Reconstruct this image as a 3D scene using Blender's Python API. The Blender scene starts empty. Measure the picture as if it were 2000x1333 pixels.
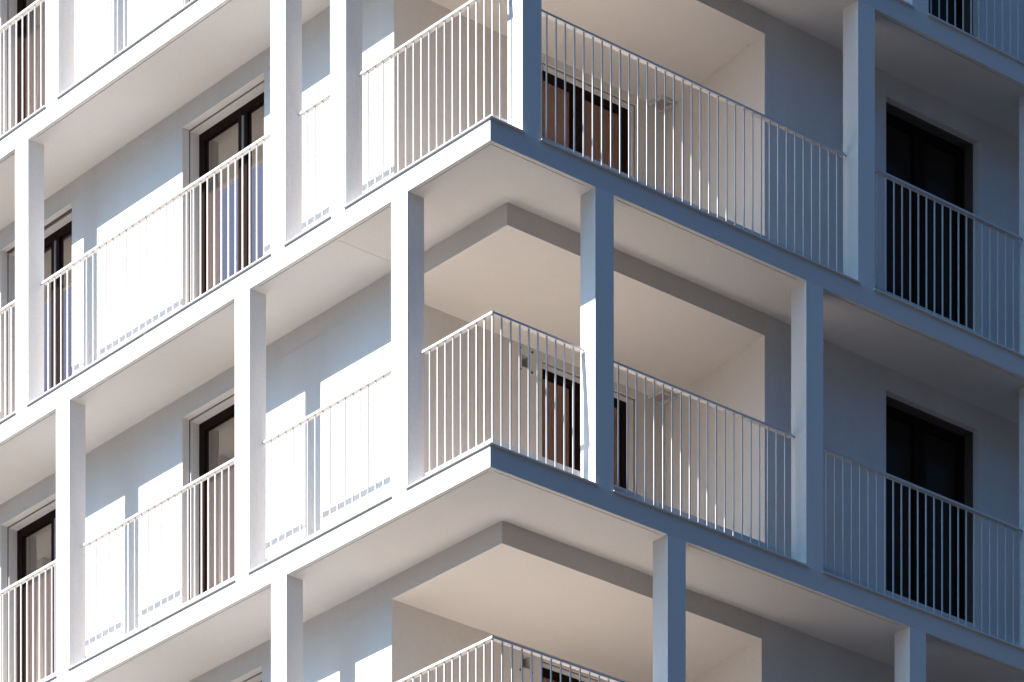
import bpy, math, random
from mathutils import Vector

random.seed(7)
S = bpy.context.scene
COL = S.collection

# ------------------------------------------------------------------ camera
Z0 = 19.79                      # underside of the middle storey's floor slab above the street
cam_d = bpy.data.cameras.new("camera")
cam = bpy.data.objects.new("camera", cam_d)
COL.objects.link(cam)
cam.location = (30.8804, -26.0787, Z0 - 18.1363)
cam.rotation_euler = (math.radians(90), 0, 0.8645534)
cam_d.sensor_width = 36.0
cam_d.lens = 36.0 * 8591.77 / 2000.0
cam_d.shift_y = (4767.1 - 666.5) / 2000.0
cam_d.clip_start = 0.5
cam_d.clip_end = 2000
S.camera = cam

# ------------------------------------------------------------------ sky and sun
SUN = Vector((-0.065, -1.0, 0.815)).normalized()
EL = math.asin(SUN.z)
world = bpy.data.worlds.new("World")
S.world = world
world.use_nodes = True
wn = world.node_tree
wn.nodes.clear()
sky = wn.nodes.new("ShaderNodeTexSky")
sky.sky_type = 'NISHITA'
sky.sun_disc = False
sky.sun_elevation = EL
sky.sun_rotation = math.atan2(SUN.x, SUN.y)
sky.altitude = 0
sky.air_density = 1.0
sky.dust_density = 4.5
sky.ozone_density = 10.0
bg = wn.nodes.new("ShaderNodeBackground")
bg.inputs["Strength"].default_value = 0.056
out = wn.nodes.new("ShaderNodeOutputWorld")
tint = wn.nodes.new("ShaderNodeMix")
tint.data_type = 'RGBA'
tint.blend_type = 'MULTIPLY'
tint.inputs[0].default_value = 1.0
tint.inputs[7].default_value = (0.48, 0.81, 0.98, 1)
wn.links.new(sky.outputs[0], tint.inputs[6])
wn.links.new(tint.outputs[2], bg.inputs[0])
wn.links.new(bg.outputs[0], out.inputs[0])

sun_d = bpy.data.lights.new("sun", 'SUN')
sun_d.energy = 5.0
sun_d.angle = math.radians(0.5)
sun_d.color = (1.0, 0.925, 0.875)
sun = bpy.data.objects.new("sun", sun_d)
COL.objects.link(sun)
sun.location = SUN * 60
sun.rotation_euler = SUN.to_track_quat('Z', 'Y').to_euler()

S.view_settings.view_transform = 'Standard'
S.view_settings.look = 'None'
S.view_settings.exposure = 1.56
S.view_settings.gamma = 1.0
S.view_settings.use_curve_mapping = False
S.render.engine = 'CYCLES'
S.cycles.max_bounces = 14
S.cycles.diffuse_bounces = 10
S.cycles.glossy_bounces = 4
S.cycles.use_denoising = True


# ------------------------------------------------------------------ materials
def mat(name, base, rough=0.8, spec=0.3, mottle=0.0, mscale=40.0, bump=0.0, bscale=120.0,
        metallic=0.0, wash=0.0):
    m = bpy.data.materials.new(name)
    m.use_nodes = True
    nt = m.node_tree
    b = nt.nodes["Principled BSDF"]
    b.inputs["Base Color"].default_value = (*base, 1)
    b.inputs["Roughness"].default_value = rough
    b.inputs["Specular IOR Level"].default_value = spec
    b.inputs["Metallic"].default_value = metallic
    tc = nt.nodes.new("ShaderNodeTexCoord")
    if mottle or wash:
        last = None
        n = nt.nodes.new("ShaderNodeTexNoise")
        n.inputs["Scale"].default_value = mscale
        n.inputs["Detail"].default_value = 3
        nt.links.new(tc.outputs["Object"], n.inputs["Vector"])
        r = nt.nodes.new("ShaderNodeMapRange")
        r.inputs[1].default_value = 0.3
        r.inputs[2].default_value = 0.7
        r.inputs[3].default_value = 1 - mottle
        r.inputs[4].default_value = 1 + mottle
        nt.links.new(n.outputs[0], r.inputs[0])
        n2 = nt.nodes.new("ShaderNodeTexNoise")
        n2.inputs["Scale"].default_value = 0.9
        n2.inputs["Detail"].default_value = 4
        mp2 = nt.nodes.new("ShaderNodeMapping")
        mp2.inputs["Scale"].default_value = (3.2, 3.2, 0.45)
        nt.links.new(tc.outputs["Object"], mp2.inputs["Vector"])
        nt.links.new(mp2.outputs[0], n2.inputs["Vector"])
        r2 = nt.nodes.new("ShaderNodeMapRange")
        r2.inputs[1].default_value = 0.3
        r2.inputs[2].default_value = 0.7
        r2.inputs[3].default_value = 1 - wash
        r2.inputs[4].default_value = 1 + wash * 0.5
        nt.links.new(n2.outputs[0], r2.inputs[0])
        mu = nt.nodes.new("ShaderNodeMath")
        mu.operation = 'MULTIPLY'
        nt.links.new(r.outputs[0], mu.inputs[0])
        nt.links.new(r2.outputs[0], mu.inputs[1])
        vm = nt.nodes.new("ShaderNodeVectorMath")
        vm.operation = 'SCALE'
        vm.inputs[0].default_value = base
        nt.links.new(mu.outputs[0], vm.inputs["Scale"])
        nt.links.new(vm.outputs[0], b.inputs["Base Color"])
    if bump:
        nb = nt.nodes.new("ShaderNodeTexNoise")
        nb.inputs["Scale"].default_value = bscale
        nb.inputs["Detail"].default_value = 4
        nt.links.new(tc.outputs["Object"], nb.inputs["Vector"])
        bp = nt.nodes.new("ShaderNodeBump")
        bp.inputs["Strength"].default_value = bump
        bp.inputs["Distance"].default_value = 0.004
        nt.links.new(nb.outputs[0], bp.inputs["Height"])
        nt.links.new(bp.outputs[0], b.inputs["Normal"])
    return m


M = {}
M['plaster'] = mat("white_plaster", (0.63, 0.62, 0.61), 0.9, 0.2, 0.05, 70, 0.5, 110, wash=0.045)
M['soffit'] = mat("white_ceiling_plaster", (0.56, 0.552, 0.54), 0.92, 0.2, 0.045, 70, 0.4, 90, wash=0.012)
M['loggia'] = mat("warm_loggia_plaster", (0.61, 0.582, 0.552), 0.92, 0.2, 0.045, 70, 0.4, 90, wash=0.012)
M['metal'] = mat("white_powder_coated_steel", (0.52, 0.52, 0.515), 0.4, 0.4, 0.01, 25)
M['cap'] = mat("white_coated_flashing", (0.62, 0.62, 0.62), 0.35, 0.5, 0.015, 12)
M['tile'] = mat("beige_floor_tile", (0.84, 0.74, 0.64), 0.7, 0.3, 0.06, 9)
M['frame'] = mat("dark_brown_frame", (0.015, 0.008, 0.006), 0.5, 0.05, 0.05, 30)
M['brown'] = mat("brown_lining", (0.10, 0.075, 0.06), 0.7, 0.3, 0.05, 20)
M['strip'] = mat("grey_aluminium", (0.2, 0.19, 0.2), 0.45, 0.5, 0.02, 30)
M['gasket'] = mat("dark_joint", (0.11, 0.09, 0.09), 0.8, 0.2)
M['dark'] = mat("dark_recess", (0.10, 0.07, 0.06), 0.9, 0.2)
M['recess'] = mat("brown_recess", (0.38, 0.3, 0.27), 0.9, 0.2)
M['bolt'] = mat("dark_bolt_steel", (0.08, 0.075, 0.07), 0.5, 0.5)
M['screw'] = mat("zinc_screw", (0.25, 0.25, 0.26), 0.4, 0.5)
M['asphalt'] = mat("asphalt", (0.04, 0.038, 0.04), 0.9, 0.3, 0.25, 30, 0.6, 60, wash=0.2)
M['concrete'] = mat("grey_concrete", (0.12, 0.118, 0.116), 0.9, 0.2, 0.06, 3, 0.3, 20, wash=0.1)
M['paving'] = mat("paving", (0.20, 0.192, 0.18), 0.85, 0.3, 0.12, 12, 0.4, 40, wash=0.12)


def glass(name, base, tint, fac):
    m = bpy.data.materials.new(name)
    m.use_nodes = True
    nt = m.node_tree
    nt.nodes.clear()
    o = nt.nodes.new("ShaderNodeOutputMaterial")
    d = nt.nodes.new("ShaderNodeBsdfDiffuse")
    d.inputs[0].default_value = (*base, 1)
    g = nt.nodes.new("ShaderNodeBsdfGlossy")
    g.inputs[0].default_value = (*tint, 1)
    g.inputs[1].default_value = 0.015
    mx = nt.nodes.new("ShaderNodeMixShader")
    mx.inputs[0].default_value = fac
    tc = nt.nodes.new("ShaderNodeTexCoord")
    n = nt.nodes.new("ShaderNodeTexNoise")
    n.inputs["Scale"].default_value = 2.2
    n.inputs["Detail"].default_value = 1
    bp = nt.nodes.new("ShaderNodeBump")
    bp.inputs["Strength"].default_value = 0.25
    bp.inputs["Distance"].default_value = 0.012
    nt.links.new(tc.outputs["Object"], n.inputs["Vector"])
    nt.links.new(n.outputs[0], bp.inputs["Height"])
    nt.links.new(bp.outputs[0], g.inputs["Normal"])
    nt.links.new(d.outputs[0], mx.inputs[1])
    nt.links.new(g.outputs[0], mx.inputs[2])
    nt.links.new(mx.outputs[0], o.inputs[0])
    return m


M['glass'] = glass("coated_window_glass", (0.055, 0.036, 0.033), (1.0, 0.955, 0.87), 0.36)
M['glass_loggia'] = glass("brown_tinted_glass", (0.11, 0.052, 0.037), (0.95, 0.75, 0.68), 0.2)
M['glass_shade'] = glass("shaded_window_glass", (0.03, 0.02, 0.016), (0.9, 0.85, 0.8), 0.01)  # shaded copy of the window glass: reflection cut so panes stay dark


# ------------------------------------------------------------------ mesh helper
class MB:
    def __init__(self):
        self.v, self.f = [], []

    def hexa(self, p):                       # 4 bottom corners then 4 top corners, counter-clockwise
        n = len(self.v)
        self.v += [tuple(q) for q in p]
        for q in ((3, 2, 1, 0), (4, 5, 6, 7), (0, 1, 5, 4), (1, 2, 6, 5), (2, 3, 7, 6), (3, 0, 4, 7)):
            self.f.append(tuple(n + i for i in q))

    def box(self, x0, x1, y0, y1, z0, z1):
        x0, x1 = min(x0, x1), max(x0, x1)
        y0, y1 = min(y0, y1), max(y0, y1)
        z0, z1 = min(z0, z1), max(z0, z1)
        self.hexa([(x0, y0, z0), (x1, y0, z0), (x1, y1, z0), (x0, y1, z0),
                   (x0, y0, z1), (x1, y0, z1), (x1, y1, z1), (x0, y1, z1)])

    def cyl(self, c, axis, r, h, seg=8):
        n = len(self.v)
        a = Vector(axis).normalized()
        t = Vector((0, 0, 1)) if abs(a.z) < 0.9 else Vector((1, 0, 0))
        u = a.cross(t).normalized()
        w = a.cross(u)
        c = Vector(c)
        for k in range(2):
            for i in range(seg):
                an = 2 * math.pi * i / seg
                self.v.append(tuple(c + a * (h * k) + (u * math.cos(an) + w * math.sin(an)) * r))
        for i in range(seg):
            j = (i + 1) % seg
            self.f.append((n + i, n + j, n + seg + j, n + seg + i))
        self.f.append(tuple(n + i for i in range(seg))[::-1])
        self.f.append(tuple(n + seg + i for i in range(seg)))

    def build(self, name, m, parent=None, loc=(0, 0, 0), label=None):
        me = bpy.data.meshes.new(name)
        me.from_pydata(self.v, [], self.f)
        me.materials.append(M[m])
        import bmesh
        bm = bmesh.new()
        bm.from_mesh(me)
        bmesh.ops.recalc_face_normals(bm, faces=bm.faces)
        bm.to_mesh(me)
        bm.free()
        return link(name, me, parent, loc, label)


def link(name, me, parent=None, loc=(0, 0, 0), label=None):
    o = bpy.data.objects.new(name, me)
    COL.objects.link(o)
    o.location = loc
    if parent is not None:
        o.parent = parent
    if label:
        o['label'] = label
    return o


# ------------------------------------------------------------------ ground
g = MB()
g.box(-400, 400, -400, 400, -0.5, 0.0)
o = g.build("ground", 'asphalt')
o['kind'] = 'structure'
g = MB()
g.box(-45, 1.6, -16, 14.5, 0.004, 0.13)
o = g.build("pavement", 'paving')
o['kind'] = 'structure'

# two unseen blocks, added to block low sky light and cut street bounce
def add_blocker(name, label, loc, hx, hy, h, face):
    T = bpy.data.objects.new(name, None)
    COL.objects.link(T)
    T.location = loc
    T['label'] = label
    T['category'] = "office block"
    g = MB()
    g.box(-hx, hx, -hy, hy, 0.004, h)
    g.build("wall", 'concrete', T)
    g = MB()
    g.box(-hx - 0.4, hx + 0.4, -hy - 0.4, hy + 0.4, h, h + 0.5)
    g.build("roof", 'concrete', T)
    w = MB()
    if face == 'y':
        w.box(-0.9, 0.9, 0, 0.06, 0, 1.6)
        spots = [(-hx + 3 + 4.3 * c, hy, 2 + 3.1 * r) for r in range(int((h - 2) / 3.1)) for c in range(int((2 * hx - 4) / 4.3))]
    else:
        w.box(-0.06, 0, -0.9, 0.9, 0, 1.6)
        spots = [(-hx, -hy + 3 + 4.3 * c, 2 + 3.1 * r) for r in range(int((h - 2) / 3.1)) for c in range(int((2 * hy - 4) / 4.3))]
    wo = w.build("window", 'glass_shade', T, spots[0])
    for q in spots[1:]:
        link("window", wo.data, T, q)


add_blocker("light_blocker", "plain grey concrete light blocker, added out of view south of the white apartment block",
          (36, -42, 0), 31, 8, 14, 'y')
add_blocker("light_blocker", "tall dark grey light blocker, added out of view east of the white apartment block",
          (48, 22, 0), 8, 40, 40, 'x')

# ------------------------------------------------------------------ the building
B = bpy.data.objects.new("apartment_building", None)
COL.objects.link(B)
B.location = (0, 0, 0.13)
B['label'] = "white apartment block corner with stacked railed balconies, square columns and dark framed glass doors"
B['category'] = "apartment building"
OFF = Z0 - 0.13                  # building-local height of the middle slab's underside

XW_END, YW_END = -14.0, 13.0     # how far the two facades run
HT = 3.0                         # storey height
CAPZ = 0.202                     # slab edge height
FLZ = 0.418                       # finished floor above slab underside
A = -2.451                       # loggia side wall plane
BEAM = 2.785
W_L, W_R = 0.242, 0.232          # column widths on the two faces
D_L, D_R = 0.203, 0.212

COLS_L = {-1: [-3.193, -7.4, -10.6], 0: [-1.327, -3.784, -6.877, -10.2],
          1: [-2.26, -3.205, -7.633, -10.6], 2: [-2.9, -7.075, -10.3]}
COLS_R = {-1: [2.327, 5.606, 8.9], 0: [1.406, 4.164, 7.426, 10.6],
          1: [0.507, 4.879, 7.426, 10.4], 2: [2.2, 5.643, 8.9]}
WALL_Y = {-1: 0.815, 0: 0.843, 1: 0.843, 2: 0.843}
WALL_X = {-1: -0.795, 0: -0.752, 1: -0.752, 2: -0.752}


def zl(k):
    return OFF + HT * k


# --- floor slabs
def slab(k):
    z = zl(k)
    m = MB()
    below_l = COLS_L.get(k - 1, [])
    below_r = COLS_R.get(k - 1, [])
    m.box(XW_END, 0, 0, YW_END, z + 0.02, z + CAPZ)
    # soffit layer: outer rim, drip groove, inner field
    m.box(XW_END, 0, 0, 0.044, z, z + 0.02)
    m.box(-0.044, 0, 0.044, YW_END, z, z + 0.02)
    if k == 1:
        m.box(XW_END, -2.353, 0.052, YW_END, z, z + 0.02)
        m.box(-2.349, -0.052, 0.052, YW_END, z, z + 0.02)
    else:
        m.box(XW_END, -0.052, 0.052, YW_END, z, z + 0.02)
    for c in below_l:
        m.box(c - W_L / 2 - 0.085, c + W_L / 2 + 0.085, 0.044, 0.052, z, z + 0.02)
    for c in below_r:
        m.box(-0.052, -0.044, c - W_R / 2 - 0.085, c + W_R / 2 + 0.085, z, z + 0.02)
    if k != 1:
        m.box(-0.09, -0.044, 0.044, 0.052, z, z + 0.02)
        m.box(-0.052, -0.044, 0.052, 0.09, z, z + 0.02)
    # floor build-up set back behind the railing
    m.box(XW_END, -0.2125, 0.2035, YW_END, z + CAPZ, z + 0.40)
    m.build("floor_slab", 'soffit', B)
    t = MB()
    t.box(XW_END, -0.24, 0.23, YW_END, z + 0.40, z + FLZ)
    t.build("balcony_floor", 'tile', B)


for k in (-1, 0, 1, 2, 3):
    slab(k)


# --- columns
def columns(k):
    z = zl(k) + CAPZ
    for c in COLS_L[k]:
        m = MB()
        m.box(-W_L / 2, W_L / 2, 0, D_L, 0, HT - CAPZ)
        m.build("column", 'plaster', B, (c, 0, z))
    for c in COLS_R[k]:
        m = MB()
        m.box(-D_R, 0, -W_R / 2, W_R / 2, 0, HT - CAPZ)
        m.build("column", 'plaster', B, (0, c, z))


for k in (-1, 0, 1, 2):
    columns(k)


# --- bays between the columns: edge flashing, railing
BAL = MB()
BAL.box(-0.006, 0.006, -0.006, 0.006, 0, 1.515 - 0.212)
bal_o = BAL.build("baluster_pattern", 'metal')
BAL_ME = bal_o.data
bpy.data.objects.remove(bal_o)
BAL_ME.name = "baluster"
RH = 1.536                       # handrail top above slab underside
RF, RB, RC = 0.148, 0.203, 0.171  # handrail front, back and baluster centre behind the facade plane


def spread(a, b, first_at_a=None):
    """baluster positions between a and b, about 116 mm apart"""
    n = max(1, round((b - a) / 0.1165))
    return [a + (b - a) * i / n for i in range(n + 1)]


def railing(k, kind, a, b, visible=True):
    """kind 'L' on the left face from x=a to x=b, 'R' on the right face from y=a to y=b,
    'C' round the corner from x=a on the left face to y=b on the right face"""
    z = zl(k)
    cap, rail = MB(), MB()
    pts = []
    fix = []
    e = 0.016
    caps = [cap]
    if kind in 'LR':
        caps = []
        n = max(1, math.ceil((b - a) / 2.4))
        for i in range(n):
            p, q = a + (b - a) * i / n, a + (b - a) * (i + 1) / n
            p0, q0 = (p - e if i == 0 else p + 0.003), (q + e if i == n - 1 else q - 0.003)
            p1, q1 = (p if i == 0 else p + 0.003), (q if i == n - 1 else q - 0.003)
            cp = MB()
            if kind == 'L':
                cp.box(p1, q1, 0.0, D_L, z + CAPZ, z + 0.212)
                cp.box(p0, q0, -0.024, 0.0, z + CAPZ, z + 0.212)
            else:
                cp.box(-D_R, 0.0, p1, q1, z + CAPZ, z + 0.212)
                cp.box(0.0, 0.024, p0, q0, z + CAPZ, z + 0.212)
            caps.append(cp)
    if kind == 'L':
        rail.box(a + 0.035, b - 0.035, RF, RB, z + RH - 0.021, z + RH)
        pts = [(x, RC) for x in spread(a + 0.125, b - 0.095)]
        fix = [((a, 0.165, z + RH - 0.011), (1, 0, 0)), ((b, 0.165, z + RH - 0.011), (-1, 0, 0))]
    elif kind == 'R':
        rail.box(-RF, -RB, a + 0.035, b - 0.035, z + RH - 0.021, z + RH)
        pts = [(-RC, y) for y in spread(a + 0.095, b - 0.125)]
        fix = [((-0.165, a, z + RH - 0.011), (0, 1, 0)), ((-0.165, b, z + RH - 0.011), (0, -1, 0))]
    else:
        cap.box(a, -D_R, 0.0, D_L, z + CAPZ, z + 0.212)
        cap.box(-D_R, 0.0, 0.0, b, z + CAPZ, z + 0.212)
        cap.box(a - e, 0.03, -0.024, 0.0, z + CAPZ, z + 0.212)
        cap.box(0.0, 0.024, 0.0, b + e, z + CAPZ, z + 0.212)
        rail.box(a + 0.035, -RF, RF, RB, z + RH - 0.021, z + RH)
        rail.box(-RF, -RB, RB, b - 0.035, z + RH - 0.021, z + RH)
        pts = [(x, RC) for x in spread(a + 0.125, -RC)] + [(-RC, y) for y in spread(RC, b - 0.125)[1:]]
        fix = [((a, 0.165, z + RH - 0.011), (1, 0, 0)), ((-0.165, b, z + RH - 0.011), (0, -1, 0))]
    for cp in caps:
        cp.build("edge_flashing", 'cap', B)
    r = rail.build("balcony_railing", 'metal', B)
    if visible:
        for x, y in pts:
            link("baluster", BAL_ME, r, (x, y, z + 0.212))
    else:
        m = MB()
        for x, y in pts:
            m.box(x - 0.006, x + 0.006, y - 0.006, y + 0.006, z + 0.212, z + 1.515)
        m.build("baluster_row", 'metal', r)['kind'] = 'stuff'
    for c, ax in fix:
        m = MB()
        m.cyl(c, ax, 0.007, 0.034)
        m.build("rail_bracket", 'screw', r)


for k in (-1, 0, 1, 2):
    L = sorted(COLS_L[k])
    R = sorted(COLS_R[k])
    for c0, c1 in zip(L, L[1:]):
        vis = not (c1 < -9.0 or (k == -1 and c1 < -3) or (k == 2 and c0 > -6.9 and False))
        railing(k, 'L', c0 + W_L / 2, c1 - W_L / 2, vis)
    railing(k, 'L', XW_END, L[0] - W_L / 2, False)
    railing(k, 'C', L[-1] + W_L / 2, R[0] - W_R / 2, k != 2)
    for c0, c1 in zip(R, R[1:]):
        vis = not (c0 > 7.0 or (k == -1 and c0 > 2))
        railing(k, 'R', c0 + W_R / 2, c1 - W_R / 2, vis)
    railing(k, 'R', R[-1] + W_R / 2, YW_END, False)


# --- doors and windows, built in wall coordinates: u along the wall, w into the wall
def mapper(plane, kind):
    if kind == 'L':
        return lambda u, w: (u, plane + w)
    return lambda u, w: (plane - w, u)


def wbox(m, mp, u0, u1, w0, w1, z0, z1):
    x0, y0 = mp(u0, w0)
    x1, y1 = mp(u1, w1)
    m.box(x0, x1, y0, y1, z0, z1)


def wall(name, mp, u0, u1, openings, zb, zt, th=0.25, holes=()):
    """wall pieces round openings (u0, u1, top)"""
    m = MB()
    cur = u0
    for a, b, top in sorted(openings):
        if a > cur:
            wbox(m, mp, cur, a, 0, th, zb, zt)
        wbox(m, mp, a, b, 0, th, top, zt)
        cur = b
    if cur < u1:
        wbox(m, mp, cur, u1, 0, th, zb, zt)
    return m


def door(name, mp, u0, u1, zb, zt, fw, gl, mull, gas=(0.088, 0.1), topgas=None, mwid=0.15, jw=0.105, head=0.10,
         strip=True, lin_m='plaster', lin_t=0.014):
    """dark framed double balcony door in a stepped reveal; fw = depth of the frame face"""
    lin = MB()
    tg = topgas or gas
    wbox(lin, mp, u0, u0 + lin_t, gas[1], fw, zb, zt)
    wbox(lin, mp, u1 - lin_t, u1, gas[1], fw, zb, zt)
    wbox(lin, mp, u0 + lin_t, u1 - lin_t, tg[1], fw, zt - lin_t, zt)
    gk = MB()
    wbox(gk, mp, u0, u0 + 0.003, gas[0], gas[1] - 0.001, zb, zt)
    wbox(gk, mp, u1 - 0.003, u1, gas[0], gas[1] - 0.001, zb, zt)
    wbox(gk, mp, u0 + 0.003, u1 - 0.003, tg[0], tg[1] - 0.001, zt - 0.003, zt)
    fr = MB()
    f1 = fw + 0.08
    mz = (mull - mwid / 2, mull + mwid / 2)
    a, b, t = u0 + 0.001, u1 - 0.001, zt - 0.001
    wbox(fr, mp, a, a + jw, fw, f1, zb, t)
    wbox(fr, mp, b - jw, b, fw, f1, zb, t)
    wbox(fr, mp, mz[0], mz[1], fw, f1, zb, t - head)
    wbox(fr, mp, a + jw, b - jw, fw, f1, t - head, t)
    wbox(fr, mp, a + jw, mz[0], fw, f1, zb, zb + 0.1)
    wbox(fr, mp, mz[1], b - jw, fw, f1, zb, zb + 0.1)
    # sash beads, a step back inside each leaf
    bw = 0.018
    for p, q in ((a + jw, mz[0]), (mz[1], b - jw)):
        wbox(fr, mp, p, p + bw, fw + 0.022, f1, zb + 0.1, t - head)
        wbox(fr, mp, q - bw, q, fw + 0.022, f1, zb + 0.1, t - head)
        wbox(fr, mp, p + bw, q - bw, fw + 0.022, f1, t - head - bw, t - head)
    # seam between the two meeting stiles
    d = fr.build("balcony_door", 'frame', B)
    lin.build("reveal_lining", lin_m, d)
    gk.build("joint_seal", 'gasket', d)
    for p, q in ((a + jw + bw, mz[0] - bw), (mz[1] + bw, b - jw - bw)):
        pm = MB()
        wbox(pm, mp, p, q, fw + 0.03, fw + 0.055, zb + 0.1, t - head - bw)
        pm.build("glass_pane", gl, d)
    if strip:
        sm = MB()
        wbox(sm, mp, mull - 0.002, mull + 0.026, fw - 0.012, fw, zb + 0.02, t - head - 0.02)
        sm.build("meeting_strip", 'strip', d)
    return d


WIN_L = [(-9.281, -7.925), (-5.933, -4.536)]
WIN_R = [(5.915, 7.287)]
HOLE = (2.484, 2.592, 2.563, 2.697)

for k in (-1, 0, 1, 2):
    z = zl(k)
    yw, xw = WALL_Y[k], WALL_X[k]
    mpL = mapper(yw, 'L')
    mpR = mapper(xw, 'R')
    mpA = mapper(A, 'R')
    zb = z + FLZ
    zbeam = z + BEAM
    topL, topR, topA = z + 2.776, z + 2.762, z + 2.70
    # left facade wall: below the joint, and the strip above it set 3 mm back
    m = wall("facade_wall", mpL, XW_END, A - 0.004, [(a, b, topL) for a, b in WIN_L], zb, zbeam)
    wbox(m, mpL, XW_END, A - 0.004, 0.004, 0.25, zbeam, z + HT)
    m.build("facade_wall", 'plaster', B)
    # right facade wall
    m = wall("facade_wall", mpR, 4.25, YW_END, [(a, b, topR) for a, b in WIN_R], zb, zbeam)
    wbox(m, mpR, 4.205, YW_END, 0.004, 0.25, zbeam, z + HT)
    wbox(m, mpR, 4.205, 4.25, 0, 0.004, zb, zbeam)
    m.build("facade_wall", 'plaster', B)
    # loggia: side wall with the door and the vent hole, skewed end wall, lowered ceiling
    m = MB()
    h0, h1, hz0, hz1 = HOLE
    wbox(m, mpA, yw, yw + 0.25, 0, 0.004, zb, z + HT)
    wbox(m, mpA, yw + 0.25, h0, 0, 0.25, zb, zbeam)
    wbox(m, mpA, h0, h1, 0, 0.25, zb, z + hz0)
    wbox(m, mpA, h0, h1, 0, 0.25, z + hz1, zbeam)
    wbox(m, mpA, h1, 2.75, 0, 0.25, zb, zbeam)
    wbox(m, mpA, 2.75, 4.018, 0, 0.25, topA, zbeam)
    wbox(m, mpA, 4.018, 4.7, 0, 0.25, zb, zbeam)
    m.build("loggia_wall", 'loggia', B)
    m = MB()
    q0, q1 = zb, zbeam
    xe = xw - 0.004
    m.hexa([(A, 4.43, q0), (xe, 4.205, q0), (xe, 4.25, q0), (A, 4.7, q0),
            (A, 4.43, q1), (xe, 4.205, q1), (xe, 4.25, q1), (A, 4.7, q1)])
    m.build("loggia_wall", 'loggia', B)
    m = MB()
    m.box(A, xw, yw, 4.2049, zbeam, z + HT)
    m.box(A, xw - 0.26, 4.2049, 4.7, zbeam, z + HT)
    m.build("loggia_ceiling", 'loggia', B)
    # doors
    for i, (a, b) in enumerate(WIN_L):
        wide = (k == 1 and i == 0)
        door("balcony_door", mpL, a, b, zb, topL, 0.205, 'glass', (a + b) / 2 + 0.066,
             topgas=(0.07, 0.112) if wide else None)
    for a, b in WIN_R:
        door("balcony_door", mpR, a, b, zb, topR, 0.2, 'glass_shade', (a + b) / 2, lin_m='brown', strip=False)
    door("balcony_door", mpA, 2.75, 4.018, zb, topA, 0.105, 'glass_loggia', 3.32, gas=(0.022, 0.034), mwid=0.145,
         jw=0.10, head=0.075, strip=False)
    # vent hole with its four bolts
    m = MB()
    wbox(m, mpA, h0 - 0.01, h1 + 0.01, 0.22, 0.235, z + hz0 - 0.01, z + hz1 + 0.01)
    v = m.build("wall_vent", 'dark', B)
    for u, zz in ((2.455, 2.737), (2.616, 2.739), (2.459, 2.525), (2.611, 2.535)):
        m = MB()
        m.cyl((A, u, z + zz), (1, 0, 0), 0.011, 0.014)
        m.build("bolt", 'bolt', v)
    # square ceiling light in the inner corner
    m = MB()
    c = (-2.352, 4.29)
    h, t = 0.105, 0.022
    q0, q1 = zbeam - 0.035, zbeam - 0.0005
    m.box(c[0] - h, c[0] + h, c[1] - h, c[1] - h + t, q0, q1)
    m.box(c[0] - h, c[0] + h, c[1] + h - t, c[1] + h, q0, q1)
    m.box(c[0] - h, c[0] - h + t, c[1] - h + t, c[1] + h - t, q0, q1)
    m.box(c[0] + h - t, c[0] + h, c[1] - h + t, c[1] + h - t, q0, q1)
    lamp = m.build("ceiling_light", 'metal', B)
    m = MB()
    m.box(c[0] - h + t, c[0] + h - t, c[1] - h + t, c[1] + h - t, q1 - 0.006, q1)
    m.build("recess", 'recess', lamp)

# --- rest of the block below and above the storeys in the picture
for k in (-2, -3, -4, -5, -6):
    z = zl(k)
    m = MB()
    m.box(XW_END, 0, 0, YW_END, z, z + CAPZ)
    m.box(XW_END, -0.214, 0.205, YW_END, z + CAPZ, z + FLZ)
    m.box(XW_END, A, 0.83, 1.1, z + FLZ, z + HT)
    m.box(A - 0.25, A, 1.1, 4.4, z + FLZ, z + HT)
    m.box(A, -0.77, 4.21, 4.5, z + FLZ, z + HT)
    m.box(-1.0, -0.77, 4.5, YW_END, z + FLZ, z + HT)
    s = 0 if k % 2 else 1
    for c in COLS_L[s]:
        m.box(c - W_L / 2, c + W_L / 2, 0, D_L, z + CAPZ, z + HT)
    for c in COLS_R[s]:
        m.box(-D_R, 0, c - W_R / 2, c + W_R / 2, z + CAPZ, z + HT)
    m.build("lower_storey", 'plaster', B)
m = MB()
m.box(XW_END, -0.3, 0.3, YW_END, 0, zl(-6))
m.build("ground_storey", 'plaster', B)
m = MB()
z = zl(3)
m.box(XW_END, -0.8, 0.85, YW_END, z + FLZ, z + HT)
m.box(XW_END, 0, 0, YW_END, z + HT, z + HT + 0.3)
for c in COLS_L[0]:
    m.box(c - W_L / 2, c + W_L / 2, 0, D_L, z + CAPZ, z + HT)
for c in COLS_R[0]:
    m.box(-D_R, 0, c - W_R / 2, c + W_R / 2, z + CAPZ, z + HT)
m.build("upper_storey", 'plaster', B)
m = MB()
m.box(XW_END - 0.3, XW_END - 0.001, 0.0, YW_END, 0, zl(4) + 0.3)
m.box(XW_END, 0, YW_END + 0.001, YW_END + 0.3, 0, zl(4) + 0.3)
m.build("rear_wall", 'plaster', B)
